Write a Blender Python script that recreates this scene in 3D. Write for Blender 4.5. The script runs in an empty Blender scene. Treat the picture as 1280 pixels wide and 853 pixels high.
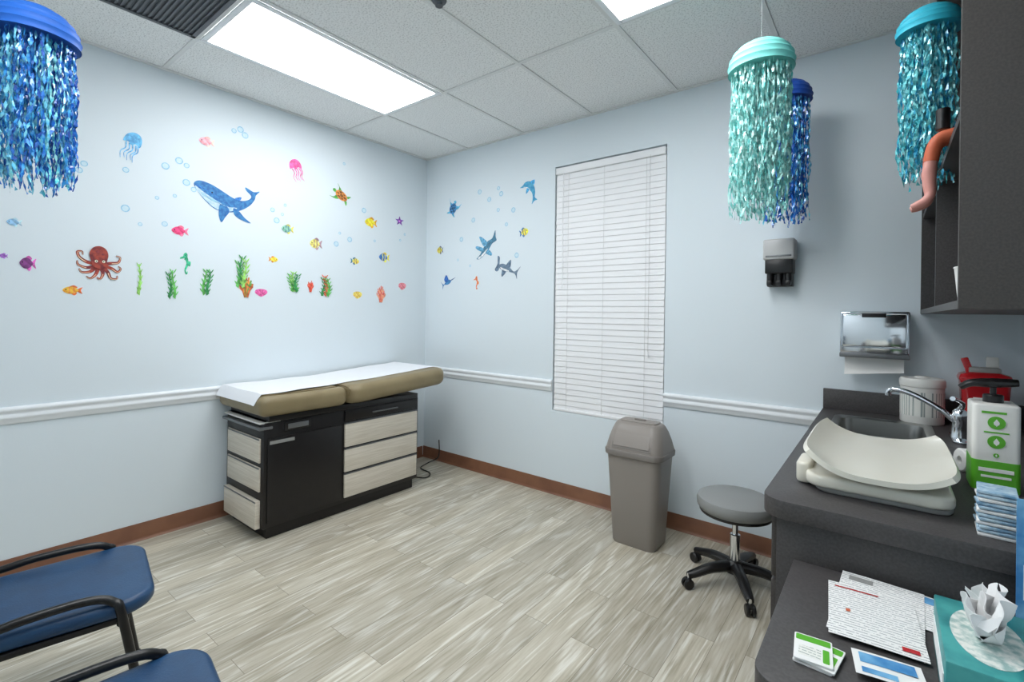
import bpy, bmesh, math, random
from mathutils import Matrix, Vector, Euler
random.seed(7)
pi=math.pi
scene=bpy.context.scene
# ------------------------------------------------------------------ camera
f=597.;h0=392.;rho=math.radians(0.8)
C=Vector((3.43,-3.05,1.36)); F=Vector((-.6168,.7871,0)).normalized(); L=Vector((F.y,-F.x,0)); Z=Vector((0,0,1))
xa=L*math.cos(rho)+Z*math.sin(rho); ya=-L*math.sin(rho)+Z*math.cos(rho)
cam=bpy.data.objects.new('camera',bpy.data.cameras.new('camera')); scene.collection.objects.link(cam)
M=Matrix((xa,ya,-F)).transposed().to_4x4(); M.translation=C; cam.matrix_world=M
cam.data.sensor_width=36; cam.data.lens=f/1280*36; cam.data.shift_y=-(426.5-h0)/1280; cam.data.clip_start=.02
scene.camera=cam
scene.view_settings.view_transform='Standard'
scene.view_settings.look='None'
H=2.8
# ------------------------------------------------------------------ materials
def s2l(c):
    return tuple(((x/255)/12.92 if x/255<=.04045 else ((x/255+.055)/1.055)**2.4) for x in c)
def mat(name,col,rough=.5,metal=0,col2=None,nscale=20,bump=0,bscale=60,emit=0,alpha=1,trans=0,coat=0,spec=None,stretch=None):
    m=bpy.data.materials.new(name); m.use_nodes=True; nt=m.node_tree; b=nt.nodes['Principled BSDF']
    c=(*s2l(col),1)
    b.inputs['Base Color'].default_value=c; b.inputs['Roughness'].default_value=rough; b.inputs['Metallic'].default_value=metal
    if spec is not None: b.inputs['Specular IOR Level'].default_value=spec
    if coat: b.inputs['Coat Weight'].default_value=coat
    if trans: b.inputs['Transmission Weight'].default_value=trans
    tc=nt.nodes.new('ShaderNodeTexCoord'); src=tc.outputs['Object']
    if stretch:
        mp=nt.nodes.new('ShaderNodeMapping'); mp.inputs['Scale'].default_value=stretch; nt.links.new(src,mp.inputs['Vector']); src=mp.outputs['Vector']
    if col2:
        n=nt.nodes.new('ShaderNodeTexNoise'); n.inputs['Scale'].default_value=nscale; n.inputs['Detail'].default_value=3
        nt.links.new(src,n.inputs['Vector'])
        r=nt.nodes.new('ShaderNodeValToRGB'); r.color_ramp.elements[0].position=.38; r.color_ramp.elements[1].position=.62
        r.color_ramp.elements[0].color=c; r.color_ramp.elements[1].color=(*s2l(col2),1)
        nt.links.new(n.outputs['Fac'],r.inputs['Fac']); nt.links.new(r.outputs['Color'],b.inputs['Base Color'])
    if bump:
        n2=nt.nodes.new('ShaderNodeTexNoise'); n2.inputs['Scale'].default_value=bscale; n2.inputs['Detail'].default_value=4
        nt.links.new(src,n2.inputs['Vector'])
        bp=nt.nodes.new('ShaderNodeBump'); bp.inputs['Strength'].default_value=bump; bp.inputs['Distance'].default_value=.002
        nt.links.new(n2.outputs['Fac'],bp.inputs['Height']); nt.links.new(bp.outputs['Normal'],b.inputs['Normal'])
    if emit:
        b.inputs['Emission Color'].default_value=c; b.inputs['Emission Strength'].default_value=emit
    return m
WALL=mat('wall_paint',(223,233,239),.75,bump=.12,bscale=180)
TRIM=mat('white_trim_paint',(237,241,244),.4)
BASEB=mat('brown_vinyl_base',(134,92,68),.45,col2=(122,82,62),nscale=6)
BLACK=mat('black_plastic',(16,15,16),.35)
BLACKL=mat('black_laminate',(18,14,15),.4,col2=(13,10,11),nscale=30)
CREAM=mat('cream_laminate',(222,214,200),.4,col2=(208,199,183),nscale=40,stretch=(.12,.12,4))
TAN=mat('tan_vinyl',(142,128,96),.42,col2=(134,120,89),nscale=8,bump=.2,bscale=200)
TAND=mat('tan_vinyl_seam',(120,104,70),.5)
PAPERW=mat('exam_paper',(232,234,238),.7,bump=.5,bscale=14)
CHROME=mat('chrome',(225,228,232),.1,1)
STEEL=mat('brushed_steel',(178,178,176),.28,1)
GREYM=mat('grey_metal',(120,122,124),.4,.6)
TAUPE=mat('taupe_plastic',(142,135,129),.42)
TAUPED=mat('taupe_plastic_dark',(122,116,111),.45)
STOOLV=mat('grey_vinyl',(142,144,143),.4,bump=.2,bscale=150)
LAM=mat('charcoal_laminate',(74,71,71),.5,col2=(64,61,61),nscale=160)
LAMD=mat('charcoal_laminate_panel',(74,69,66),.55,col2=(64,60,58),nscale=200)
WHITEP=mat('white_plastic',(228,227,222),.3)
IVORY=mat('ivory_plastic',(226,222,208),.28,coat=.3)
GREYP=mat('grey_plastic',(150,150,148),.4)
BLUEV=mat('navy_blue_vinyl',(28,68,106),.42,col2=(25,60,96),nscale=12,bump=.3,bscale=180)
RED=mat('red_plastic',(186,28,36),.25,coat=.4)
GREEN=mat('green_label',(92,176,46),.4)
TEAL=mat('teal_carton',(30,118,122),.4,col2=(70,160,158),nscale=14)
SOFTW=mat('tissue_paper',(240,240,240),.8,bump=.3,bscale=30)
WHITE=mat('white_card',(236,236,234),.6)
BLUEC=mat('blue_card',(60,130,190),.5,col2=(120,180,220),nscale=18)
PALEB=mat('pale_blue_packet',(190,212,224),.45,col2=(120,160,190),nscale=50)
GLASS=mat('window_glass',(200,215,225),.1)
SLAT=mat('white_blind_slat',(240,241,243),.45)
CORD=mat('blind_cord',(205,206,206),.7)
SKIN=mat('doll_skin',(214,150,140),.5); ORANGE=mat('doll_orange_cloth',(200,100,66),.6)
ROLLG=mat('dispenser_grey',(190,191,191),.35)

def floor_mat():
    m=bpy.data.materials.new('whitewashed_oak_plank'); m.use_nodes=True; nt=m.node_tree; N=nt.nodes; K=nt.links; b=N['Principled BSDF']
    tc=N.new('ShaderNodeTexCoord'); sp=N.new('ShaderNodeSeparateXYZ'); K.new(tc.outputs['Object'],sp.inputs[0])
    cb=N.new('ShaderNodeCombineXYZ'); K.new(sp.outputs['Y'],cb.inputs['X']); K.new(sp.outputs['X'],cb.inputs['Y'])
    br=N.new('ShaderNodeTexBrick'); K.new(cb.outputs[0],br.inputs['Vector'])
    br.inputs['Scale'].default_value=1; br.inputs['Brick Width'].default_value=.95; br.inputs['Row Height'].default_value=.12
    br.inputs['Mortar Size'].default_value=.0012; br.inputs['Mortar Smooth'].default_value=.4; br.inputs['Bias'].default_value=0
    br.inputs['Color1'].default_value=(0,0,0,1); br.inputs['Color2'].default_value=(1,1,1,1); br.inputs['Mortar'].default_value=(.5,.5,.5,1); br.offset=.37
    sc=N.new('ShaderNodeVectorMath'); sc.operation='SCALE'; sc.inputs['Scale'].default_value=7.3; K.new(br.outputs['Color'],sc.inputs[0])
    ad=N.new('ShaderNodeVectorMath'); ad.operation='ADD'; K.new(cb.outputs[0],ad.inputs[0]); K.new(sc.outputs[0],ad.inputs[1])
    # cathedral grain : contour lines of a stretched smooth noise
    mp=N.new('ShaderNodeMapping'); mp.inputs['Scale'].default_value=(.55,6.5,1); K.new(ad.outputs[0],mp.inputs['Vector'])
    n0=N.new('ShaderNodeTexNoise'); n0.inputs['Scale'].default_value=1.0; n0.inputs['Detail'].default_value=1.0; n0.inputs['Distortion'].default_value=.1; K.new(mp.outputs[0],n0.inputs['Vector'])
    mul=N.new('ShaderNodeMath'); mul.operation='MULTIPLY'; mul.inputs[1].default_value=62; K.new(n0.outputs['Fac'],mul.inputs[0])
    sn=N.new('ShaderNodeMath'); sn.operation='SINE'; K.new(mul.outputs[0],sn.inputs[0])
    # fine fibre
    mp2=N.new('ShaderNodeMapping'); mp2.inputs['Scale'].default_value=(5,75,1); K.new(ad.outputs[0],mp2.inputs['Vector'])
    n1=N.new('ShaderNodeTexNoise'); n1.inputs['Scale'].default_value=1.2; n1.inputs['Detail'].default_value=5; K.new(mp2.outputs[0],n1.inputs['Vector'])
    # blotches
    mp3=N.new('ShaderNodeMapping'); mp3.inputs['Scale'].default_value=(1.2,9,1); K.new(ad.outputs[0],mp3.inputs['Vector'])
    n2=N.new('ShaderNodeTexNoise'); n2.inputs['Scale'].default_value=1.5; n2.inputs['Detail'].default_value=4; K.new(mp3.outputs[0],n2.inputs['Vector'])
    r1=N.new('ShaderNodeValToRGB'); e=r1.color_ramp.elements
    e[0].position=.3; e[0].color=(*s2l((150,142,122)),1); e[1].position=.7; e[1].color=(*s2l((208,203,189)),1)
    x=e.new(.5); x.color=(*s2l((188,180,162)),1)
    av=N.new('ShaderNodeMath'); av.operation='MULTIPLY_ADD'; av.inputs[1].default_value=.5; K.new(n1.outputs['Fac'],av.inputs[0])
    a2=N.new('ShaderNodeMath'); a2.operation='MULTIPLY'; a2.inputs[1].default_value=.5; K.new(n2.outputs['Fac'],a2.inputs[0]); K.new(a2.outputs[0],av.inputs[2])
    K.new(av.outputs[0],r1.inputs['Fac'])
    mr0=N.new('ShaderNodeMapRange'); mr0.inputs['From Min'].default_value=.35; mr0.inputs['From Max'].default_value=1.0; mr0.inputs['To Max'].default_value=.62; K.new(sn.outputs[0],mr0.inputs['Value'])
    mv=N.new('ShaderNodeMath'); mv.operation='MULTIPLY'; K.new(mr0.outputs[0],mv.inputs[0]); 
    mq=N.new('ShaderNodeMapRange'); mq.inputs['From Min'].default_value=.38; mq.inputs['From Max'].default_value=.58; mq.inputs['To Min'].default_value=.05; K.new(n1.outputs['Fac'],mq.inputs['Value']); K.new(mq.outputs[0],mv.inputs[1])
    mx=N.new('ShaderNodeMix'); mx.data_type='RGBA'; K.new(mv.outputs[0],mx.inputs[0]); K.new(r1.outputs['Color'],mx.inputs[6]); mx.inputs[7].default_value=(*s2l((230,228,219)),1)
    hs=N.new('ShaderNodeHueSaturation'); K.new(mx.outputs[2],hs.inputs['Color'])
    mr=N.new('ShaderNodeMapRange'); mr.inputs['To Min'].default_value=.83; mr.inputs['To Max'].default_value=1.08; K.new(br.outputs['Color'],mr.inputs['Value']); K.new(mr.outputs[0],hs.inputs['Value'])
    mm=N.new('ShaderNodeMix'); mm.data_type='RGBA'; K.new(br.outputs['Fac'],mm.inputs[0]); K.new(hs.outputs[0],mm.inputs[6]); mm.inputs[7].default_value=(*s2l((128,120,104)),1)
    K.new(mm.outputs[2],b.inputs['Base Color']); b.inputs['Roughness'].default_value=.42
    return m
def ceil_mat():
    m=mat('acoustic_ceiling_tile',(222,222,220),.9,bump=.6,bscale=120)
    nt=m.node_tree;N=nt.nodes;K=nt.links;b=N['Principled BSDF']
    tc=N.new('ShaderNodeTexCoord'); n=N.new('ShaderNodeTexNoise'); n.inputs['Scale'].default_value=130; n.inputs['Detail'].default_value=3; K.new(tc.outputs['Object'],n.inputs['Vector'])
    r=N.new('ShaderNodeValToRGB'); r.color_ramp.elements[0].position=.36; r.color_ramp.elements[1].position=.48
    r.color_ramp.elements[0].color=(*s2l((204,205,204)),1); r.color_ramp.elements[1].color=(*s2l((242,243,242)),1)
    K.new(n.outputs['Fac'],r.inputs['Fac']); K.new(r.outputs[0],b.inputs['Base Color'])
    return m
def text_mat(name,base=(238,238,236),ink=(120,122,126),pitch=.009,thr=.42,ws=(230,111,1),lt=.82):
    m=mat(name,base,.6); nt=m.node_tree;N=nt.nodes;K=nt.links;b=N['Principled BSDF']
    tc=N.new('ShaderNodeTexCoord')
    w=N.new('ShaderNodeTexWave'); w.bands_direction='Y'; w.inputs['Scale'].default_value=.314/pitch; K.new(tc.outputs['Object'],w.inputs['Vector'])
    m2=N.new('ShaderNodeMapping'); m2.inputs['Scale'].default_value=ws; K.new(tc.outputs['Object'],m2.inputs['Vector'])
    n=N.new('ShaderNodeTexNoise'); n.inputs['Scale'].default_value=1; K.new(m2.outputs[0],n.inputs['Vector'])
    mu=N.new('ShaderNodeMath'); mu.operation='MULTIPLY'; 
    g1=N.new('ShaderNodeMath'); g1.operation='GREATER_THAN'; g1.inputs[1].default_value=lt; K.new(w.outputs['Fac'],g1.inputs[0])
    g2=N.new('ShaderNodeMath'); g2.operation='GREATER_THAN'; g2.inputs[1].default_value=thr; K.new(n.outputs['Fac'],g2.inputs[0])
    K.new(g1.outputs[0],mu.inputs[0]); K.new(g2.outputs[0],mu.inputs[1])
    mx=N.new('ShaderNodeMix'); mx.data_type='RGBA'; K.new(mu.outputs[0],mx.inputs[0]); mx.inputs[6].default_value=(*s2l(base),1); mx.inputs[7].default_value=(*s2l(ink),1)
    K.new(mx.outputs[2],b.inputs['Base Color']); return m
TEXTP=text_mat('printed_form',ink=(160,162,166))
LABEL=text_mat('printed_label',(232,232,226),(150,160,156),.008)
CARTON=mat('carton_pattern',(226,228,222),.5,col2=(150,180,176),nscale=70)

# ------------------------------------------------------------------ mesh builder
def catmull(pts,n=6,closed=False):
    P=[Vector(p) for p in pts]; out=[]; m=len(P)
    rng=range(m) if closed else range(m-1)
    for i in rng:
        if closed: p0,p1,p2,p3=P[(i-1)%m],P[i],P[(i+1)%m],P[(i+2)%m]
        else: p0,p1,p2,p3=P[max(i-1,0)],P[i],P[i+1],P[min(i+2,m-1)]
        for k in range(n):
            t=k/n
            out.append(.5*((2*p1)+(p2-p0)*t+(2*p0-5*p1+4*p2-p3)*t*t+(3*p1-p0-3*p2+p3)*t**3))
    if not closed: out.append(P[-1].copy())
    return out
def rrect(w,d,r,n=5):
    out=[]
    for cx,cy,a in((w/2-r,d/2-r,0),(-w/2+r,d/2-r,pi/2),(-w/2+r,-d/2+r,pi),(w/2-r,-d/2+r,1.5*pi)):
        for k in range(n+1):
            t=a+pi/2*k/n; out.append((cx+r*math.cos(t),cy+r*math.sin(t)))
    return out
class B:
    def __init__(s,name): s.name=name; s.bm=bmesh.new(); s.mats=[]
    def add(s,t,m,M=None,smooth=True,fn=None):
        if m not in s.mats: s.mats.append(m)
        i=s.mats.index(m)
        if fn:
            for v in t.verts: v.co=Vector(fn(v.co))
        if M is not None: bmesh.ops.transform(t,matrix=M,verts=t.verts)
        bmesh.ops.recalc_face_normals(t,faces=t.faces)
        for f_ in t.faces: f_.material_index=i; f_.smooth=smooth
        me=bpy.data.meshes.new('t'); t.to_mesh(me); s.bm.from_mesh(me); bpy.data.meshes.remove(me); t.free()
    def box(s,a,b,m,bev=0,seg=2,rot=None,fn=None):
        t=bmesh.new(); bmesh.ops.create_cube(t,size=1)
        a=Vector(a);b=Vector(b);c=(a+b)/2;d=b-a
        bmesh.ops.scale(t,vec=[abs(x) for x in d],verts=t.verts)
        if bev: bmesh.ops.bevel(t,geom=t.edges[:],offset=bev,segments=seg,affect='EDGES',profile=.5)
        Mx=Matrix.Translation(c)
        if rot: Mx=Mx@Euler(rot).to_matrix().to_4x4()
        bmesh.ops.transform(t,matrix=Mx,verts=t.verts); s.add(t,m,None,fn=fn)
    def prism(s,pts,z0,z1,m,bev=0,seg=3,M=None,fn=None):
        t=bmesh.new(); vs=[t.verts.new((p[0],p[1],z0)) for p in pts]; fb=t.faces.new(vs)
        r=bmesh.ops.extrude_face_region(t,geom=[fb]); nv=[g for g in r['geom'] if isinstance(g,bmesh.types.BMVert)]
        for v in nv: v.co.z=z1
        if bev:
            es=[e for e in t.edges if abs(e.verts[0].co.z-e.verts[1].co.z)<1e-6]
            bmesh.ops.bevel(t,geom=es,offset=bev,segments=seg,affect='EDGES',profile=.5)
        if M is not None: bmesh.ops.transform(t,matrix=M,verts=t.verts)
        s.add(t,m,None,fn=fn)
    def lathe(s,prof,m,c=(0,0,0),seg=40,rot=None,scale=(1,1,1),fn=None):
        t=bmesh.new(); rings=[]
        for r,z in prof:
            if r<1e-6: rings.append([t.verts.new((0,0,z))])
            else: rings.append([t.verts.new((r*math.cos(2*pi*k/seg),r*math.sin(2*pi*k/seg),z)) for k in range(seg)])
        for A,Bq in zip(rings,rings[1:]):
            for k in range(seg):
                k2=(k+1)%seg
                if len(A)==1 and len(Bq)==1: continue
                if len(A)==1: t.faces.new((A[0],Bq[k],Bq[k2]))
                elif len(Bq)==1: t.faces.new((A[k],A[k2],Bq[0]))
                else: t.faces.new((A[k],A[k2],Bq[k2],Bq[k]))
        if fn:
            for v in t.verts: v.co=Vector(fn(v.co))
        Mx=Matrix.Translation(c)
        if rot: Mx=Mx@Euler(rot).to_matrix().to_4x4()
        Mx=Mx@Matrix.Diagonal((*scale,1))
        s.add(t,m,Mx)
    def cyl(s,c,r,h,m,seg=32,rot=None,bev=None):
        b=bev or min(r,h)*.12
        s.lathe([(0,-h/2),(r-b,-h/2),(r,-h/2+b),(r,h/2-b),(r-b,h/2),(0,h/2)],m,c,seg,rot)
    def ball(s,c,r,m,scale=(1,1,1),seg=24,rot=None):
        s.lathe([(r*math.sin(pi*k/14),-r*math.cos(pi*k/14)) for k in range(15)],m,c,seg,rot,scale)
    def tube(s,pts,r,m,seg=10,n=6,closed=False,smoothp=True,radii=None,flat=1):
        P=catmull(pts,n,closed) if smoothp else [Vector(p) for p in pts]
        N_=len(P); t=bmesh.new(); rings=[]; up=Vector((0,0,1))
        T=(P[1]-P[0]).normalized()
        if abs(T.dot(up))>.9: up=Vector((1,0,0))
        nrm=(up-T*up.dot(T)).normalized()
        for i,p in enumerate(P):
            if closed: T=(P[(i+1)%N_]-P[i-1]).normalized()
            else: T=(P[min(i+1,N_-1)]-P[max(i-1,0)]).normalized()
            nrm=(nrm-T*nrm.dot(T)).normalized(); bn=T.cross(nrm)
            if radii:
                q=i/(N_-1)*(len(radii)-1); k=min(int(q),len(radii)-2); rr=radii[k]+(radii[k+1]-radii[k])*(q-k)
            else: rr=r
            rings.append([t.verts.new(p+nrm*rr*math.cos(2*pi*j/seg)+bn*rr*flat*math.sin(2*pi*j/seg)) for j in range(seg)])
        for i in range(N_ if closed else N_-1):
            A=rings[i];Bq=rings[(i+1)%N_]
            for j in range(seg): t.faces.new((A[j],A[(j+1)%seg],Bq[(j+1)%seg],Bq[j]))
        if not closed:
            t.faces.new(rings[0]); t.faces.new(rings[-1])
        s.add(t,m)
    def loft(s,secs,m,cap=True,M=None):
        t=bmesh.new(); R=[[t.verts.new(p) for p in sec] for sec in secs]; n=len(R[0])
        for A,Bq in zip(R,R[1:]):
            for j in range(n): t.faces.new((A[j],A[(j+1)%n],Bq[(j+1)%n],Bq[j]))
        if cap: t.faces.new(R[0]); t.faces.new(R[-1])
        s.add(t,m,M)
    def grid(s,fn,nu,nv,m,th=0,smooth=True):
        t=bmesh.new(); G=[[t.verts.new(fn(i/nu,j/nv)) for j in range(nv+1)] for i in range(nu+1)]
        for i in range(nu):
            for j in range(nv): t.faces.new((G[i][j],G[i+1][j],G[i+1][j+1],G[i][j+1]))
        if th:
            bmesh.ops.recalc_face_normals(t,faces=t.faces)
            bmesh.ops.solidify(t,geom=t.faces[:],thickness=th)
        s.add(t,m,smooth=smooth)
    def poly(s,pts,m):
        if m not in s.mats: s.mats.append(m)
        f_=s.bm.faces.new([s.bm.verts.new(p) for p in pts]); f_.material_index=s.mats.index(m)
    def done(s,loc=(0,0,0),rot=(0,0,0),ang=38,sharp=True):
        if sharp:
            for e in s.bm.edges:
                if len(e.link_faces)==2 and e.calc_face_angle(0)>math.radians(ang): e.smooth=False
        me=bpy.data.meshes.new(s.name); s.bm.to_mesh(me); s.bm.free()
        for m in s.mats: me.materials.append(m)
        o=bpy.data.objects.new(s.name,me); o.location=loc; o.rotation_euler=rot; scene.collection.objects.link(o); return o

# ------------------------------------------------------------------ room shell
XR=3.95; YF=-3.7
b=B('floor'); b.box((-.1,YF-.1,-.1),(XR+.1,.1,0),floor_mat()); b.done()
b=B('ceiling'); b.box((-.1,YF-.1,H),(XR+.1,.1,H+.1),ceil_mat()); b.done()
b=B('wall_left'); b.box((-.1,YF,0),(0,.0,H),WALL); b.done()
b=B('wall_right'); b.box((XR,YF,0),(XR+.1,0,H),WALL); b.done()
b=B('wall_front'); b.box((-.1,YF-.1,0),(XR+.1,YF,H),WALL); b.done()
WX0,WX1,WZ0,WZ1=1.44,2.30,.63,2.475
b=B('wall_back')
b.box((-.1,0,0),(WX0,.12,H),WALL); b.box((WX1,0,0),(XR+.1,.12,H),WALL); b.box((WX0,0,0),(WX1,.12,WZ0),WALL); b.box((WX0,0,WZ1),(WX1,.12,H),WALL)
b.done()
b=B('window_1')
b.box((WX0,.09,WZ0),(WX1,.10,WZ1),GLASS)
for a,c in(((WX0,.07,WZ0),(WX0+.04,.09,WZ1)),((WX1-.04,.07,WZ0),(WX1,.09,WZ1)),((WX0,.07,WZ0),(WX1,.09,WZ0+.04)),((WX0,.07,WZ1-.04),(WX1,.09,WZ1)),((WX0,.065,1.52),(WX1,.09,1.56))): b.box(a,c,TRIM,.003)
b.done()
# blinds
b=B('venetian_blind')
x0,x1=WX0+.008,WX1-.008
b.box((x0,-.006,WZ1-.062),(x1,.05,WZ1-.012),SLAT,.004)
n=43; zt=WZ1-.082; zb=WZ0+.03; 
for i in range(n):
    z=zt-(zt-zb)*i/(n-1)
    b.box((x0,.0105,z-.0245),(x1,.0130,z+.0245),SLAT,.001,1,rot=(math.radians(-6.5),0,0))
b.box((x0,.0,WZ0+.002),(x1,.026,WZ0+.022),SLAT,.004)
for xx in (x0+.11,(x0+x1)/2-.02,x1-.13):
    b.tube([(xx,.004,WZ1-.06),(xx,.004,WZ0+.02)],.0012,CORD,6,smoothp=False)
b.tube([(x1-.10,-.010,WZ1-.05),(x1-.10,-.010,1.12)],.0018,CORD,6,smoothp=False)
b.cyl((x1-.10,-.010,1.10),.006,.035,SLAT,12)
b.tube([(x0+.07,-.010,WZ1-.05),(x0+.072,-.010,1.55)],.0035,SLAT,6,smoothp=False)
b.done()
# chair rails + base boards
def rail(name,p0,p1,nrm,z0=.775,h=.085):
    b=B(name); prof=[(0,0),(.008,0),(.012,.008),(.013,.02),(.018,.026),(.020,.036),(.013,.046),(.012,.054),(.019,.062),(.022,.072),(.018,.08),(.008,.085),(0,.085)]
    n=Vector(nrm)
    secs=[[Vector(p)+n*a+Vector((0,0,z0+z)) for a,z in prof] for p in (p0,p1)]
    b.loft(secs,TRIM); b.done(ang=60)
rail('trim_1',(0.0005,YF,0),(0.0005,-.0225,0),(1,0,0))
rail('trim_2',(0,-.0005,0),(WX0-.002,-.0005,0),(0,-1,0))
rail('trim_3',(WX1+.002,-.0005,0),(3.16,-.0005,0),(0,-1,0))
def baseb(name,p0,p1,nrm):
    b=B(name); prof=[(0,0),(.018,0),(.014,.004),(.009,.012),(.007,.02),(.006,.095),(.004,.1),(0,.1)]
    n=Vector(nrm); b.loft([[Vector(p)+n*a+Vector((0,0,z)) for a,z in prof] for p in (p0,p1)],BASEB); b.done(ang=60)
baseb('baseboard_left',(0.0005,YF,0.0005),(0.0005,-.019,0.0005),(1,0,0))
baseb('baseboard_back',(0,-.0005,0.0005),(3.18,-.0005,0.0005),(0,-1,0))
# ceiling grid
GRID=mat('ceiling_grid_white',(224,225,224),.5)
b=B('trim_4')
for x in (.53,1.14,1.75,2.36,2.97,3.58): b.box((x-.012,YF,H-.006),(x+.012,-.001,H),GRID,.001,1)
for y in (-.88,-2.10,-3.32): b.box((0,y-.012,H-.0055),(XR,y+.012,H),GRID,.001,1)
b.box((0,-.022,H-.008),(XR,0,H),GRID); b.box((0,YF,H-.008),(.022,-.022,H),GRID)
b.done()
PANEL=bpy.data.materials.new('troffer_lens'); PANEL.use_nodes=True
pb=PANEL.node_tree.nodes['Principled BSDF']; pb.inputs['Base Color'].default_value=(.9,.9,.9,1); pb.inputs['Emission Color'].default_value=(.975,.99,1,1); pb.inputs['Emission Strength'].default_value=11.5
def troffer(x0,y0):
    b=B('ceiling_light_panel'); x1=x0+.586; y1=y0+1.196; z=H-.0065
    w=.028
    for a,c in(((x0,y0),(x0+w,y1)),((x1-w,y0),(x1,y1)),((x0+w,y0),(x1-w,y0+w)),((x0+w,y1-w),(x1-w,y1))): b.box((*a,z-.008),(*c,z),TRIM,.002)
    b.box((x0+w,y0+w,z-.006),(x1-w,y1-w,z),PANEL); b.done()
troffer(.542,-2.088); troffer(2.372,-2.088); troffer(1.762,-3.308)  # third panel is invented, added out of view to brighten the camera side
VENTD=mat('return_air_grille',(92,95,100),.5,.3)
b=B('air_return_grille')
b.box((.542,-2.70,H-.004),(1.128,-2.112,H-.001),VENTD)
for i in range(27): 
    y=-2.69+i*.0215; b.box((.56,y,H-.010),(1.11,y+.012,H-.004),VENTD,rot=(.4,0,0))
for a,c in(((.542,-2.70),(.562,-2.112)),((1.108,-2.70),(1.128,-2.112)),((.542,-2.132),(1.128,-2.112)),((.542,-2.70),(1.128,-2.68))): b.box((*a,H-.014),(*c,H-.004),VENTD)
b.done()
b=B('ceiling_sprinkler'); b.lathe([(0,0),(.035,0),(.032,-.006),(.015,-.010),(.01,-.02),(.018,-.024),(.018,-.026),(0,-.026)],VENTD,(1.79,-1.535,H-.0005),24); b.done()

# ------------------------------------------------------------------ exam table
b=B('exam_table')
X0,X1,Y0,Y1=.06,.57,-1.74,-.57
b.box((X0+.02,Y0+.03,0),(X1-.02,Y1-.03,.09),BLACKL,.004)
b.box((X0,Y0,.07),(X1,Y1,.70),BLACKL,.006)
b.box((X1,Y0+.02,.10),(X1+.012,-1.235,.60),BLACKL,.003)
for z0,z1 in((.445,.598),(.277,.427),(.105,.259)):
    b.box((X1,-1.213,z0),(X1+.016,-.59,z1),CREAM,.003)
    b.box((X1,-1.213,z1+.001),(X1+.017,-.59,z1+.009),GREYM,.002)
b.box((X1,-1.213,.622),(X1+.014,-.59,.688),BLACKL,.003)
b.box((X1+.012,-1.0,.648),(X1+.026,-.78,.656),GREYM,.003)
b.box((X1,-1.62,.63),(X1+.01,-1.45,.68),BLACK,.004)
b.box((X1+.01,-1.60,.640),(X1+.012,-1.47,.670),GREYM,.002)
b.box((X1+.012,-1.71,.565),(X1+.014,-1.56,.585),GREYP,.0005)
for z0,z1,dd in((.455,.60,.012),(.285,.43,.012),(.07,.235,.03)):
    b.box((X0+.04,Y0-dd,z0),(X1-.03,Y0,z1),CREAM,.004)
    b.box((X0+.04,Y0-dd-.002,z1-.010),(X1-.03,Y0-dd+.002,z1-.002),GREYM,.001)
b.box((X0+.0,Y0-.03,.655),(X1+.01,Y0+.05,.672),GREYM,.004)
b.box((X0+.02,Y0-.025,.69),(X1+.0,Y0+.1,.70),WHITEP,.003)
b.box((X0,Y0+.02,.70),(X1+.02,Y1-.02,.735),BLACK,.004)
def hgt(y): return max(0,(y+1.22))*.06
def slope(p): return (p[0],p[1],p[2]+hgt(p[1]))
def rp(xa_,xb,ya_,yb,r):
    cx,cy=(xa_+xb)/2,(ya_+yb)/2
    return [(cx+x,cy+y) for x,y in rrect(xb-xa_,yb-ya_,r,6)]
b.prism(rp(.02,.64,-1.785,-1.225,.045),.738,.858,TAN,.042,5)
b.prism(rp(.02,.66,-1.222,-.33,.10),.735,.864,TAN,.048,6,fn=slope)
b.tube([(.06,-1.223,.858),(.60,-1.223,.858),(.64,-1.223,.80)],.005,TAND,6)
def paper(u,v):
    y=-1.80+u*1.42
    w=.50+.05*math.exp(-((y+1.7)/.2)**2)-.03*math.exp(-((y+1.22)/.12)**2)
    x=.03+v*w
    z=.8705+hgt(y)+.0025*math.sin(v*9+u*5)*math.sin(u*22)
    if y<-1.765: z-=(-1.765-y)*1.8
    if v>.93: z-=.003
    return (x,y,z)
b.grid(paper,70,14,PAPERW,.0015)
b.tube([(.565,-1.76,.861),(.60,-1.66,.861),(.595,-1.45,.861),(.575,-1.27,.860)],.003,TAND,6)
b.done()
b=B('power_cord'); b.tube([(.30,-.54,.02),(.36,-.46,.006),(.48,-.40,.006),(.42,-.30,.006),(.26,-.26,.006),(.2,-.12,.006),(.24,-.035,.05),(.24,-.03,.2)],.005,BLACK,8); b.done()

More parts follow.
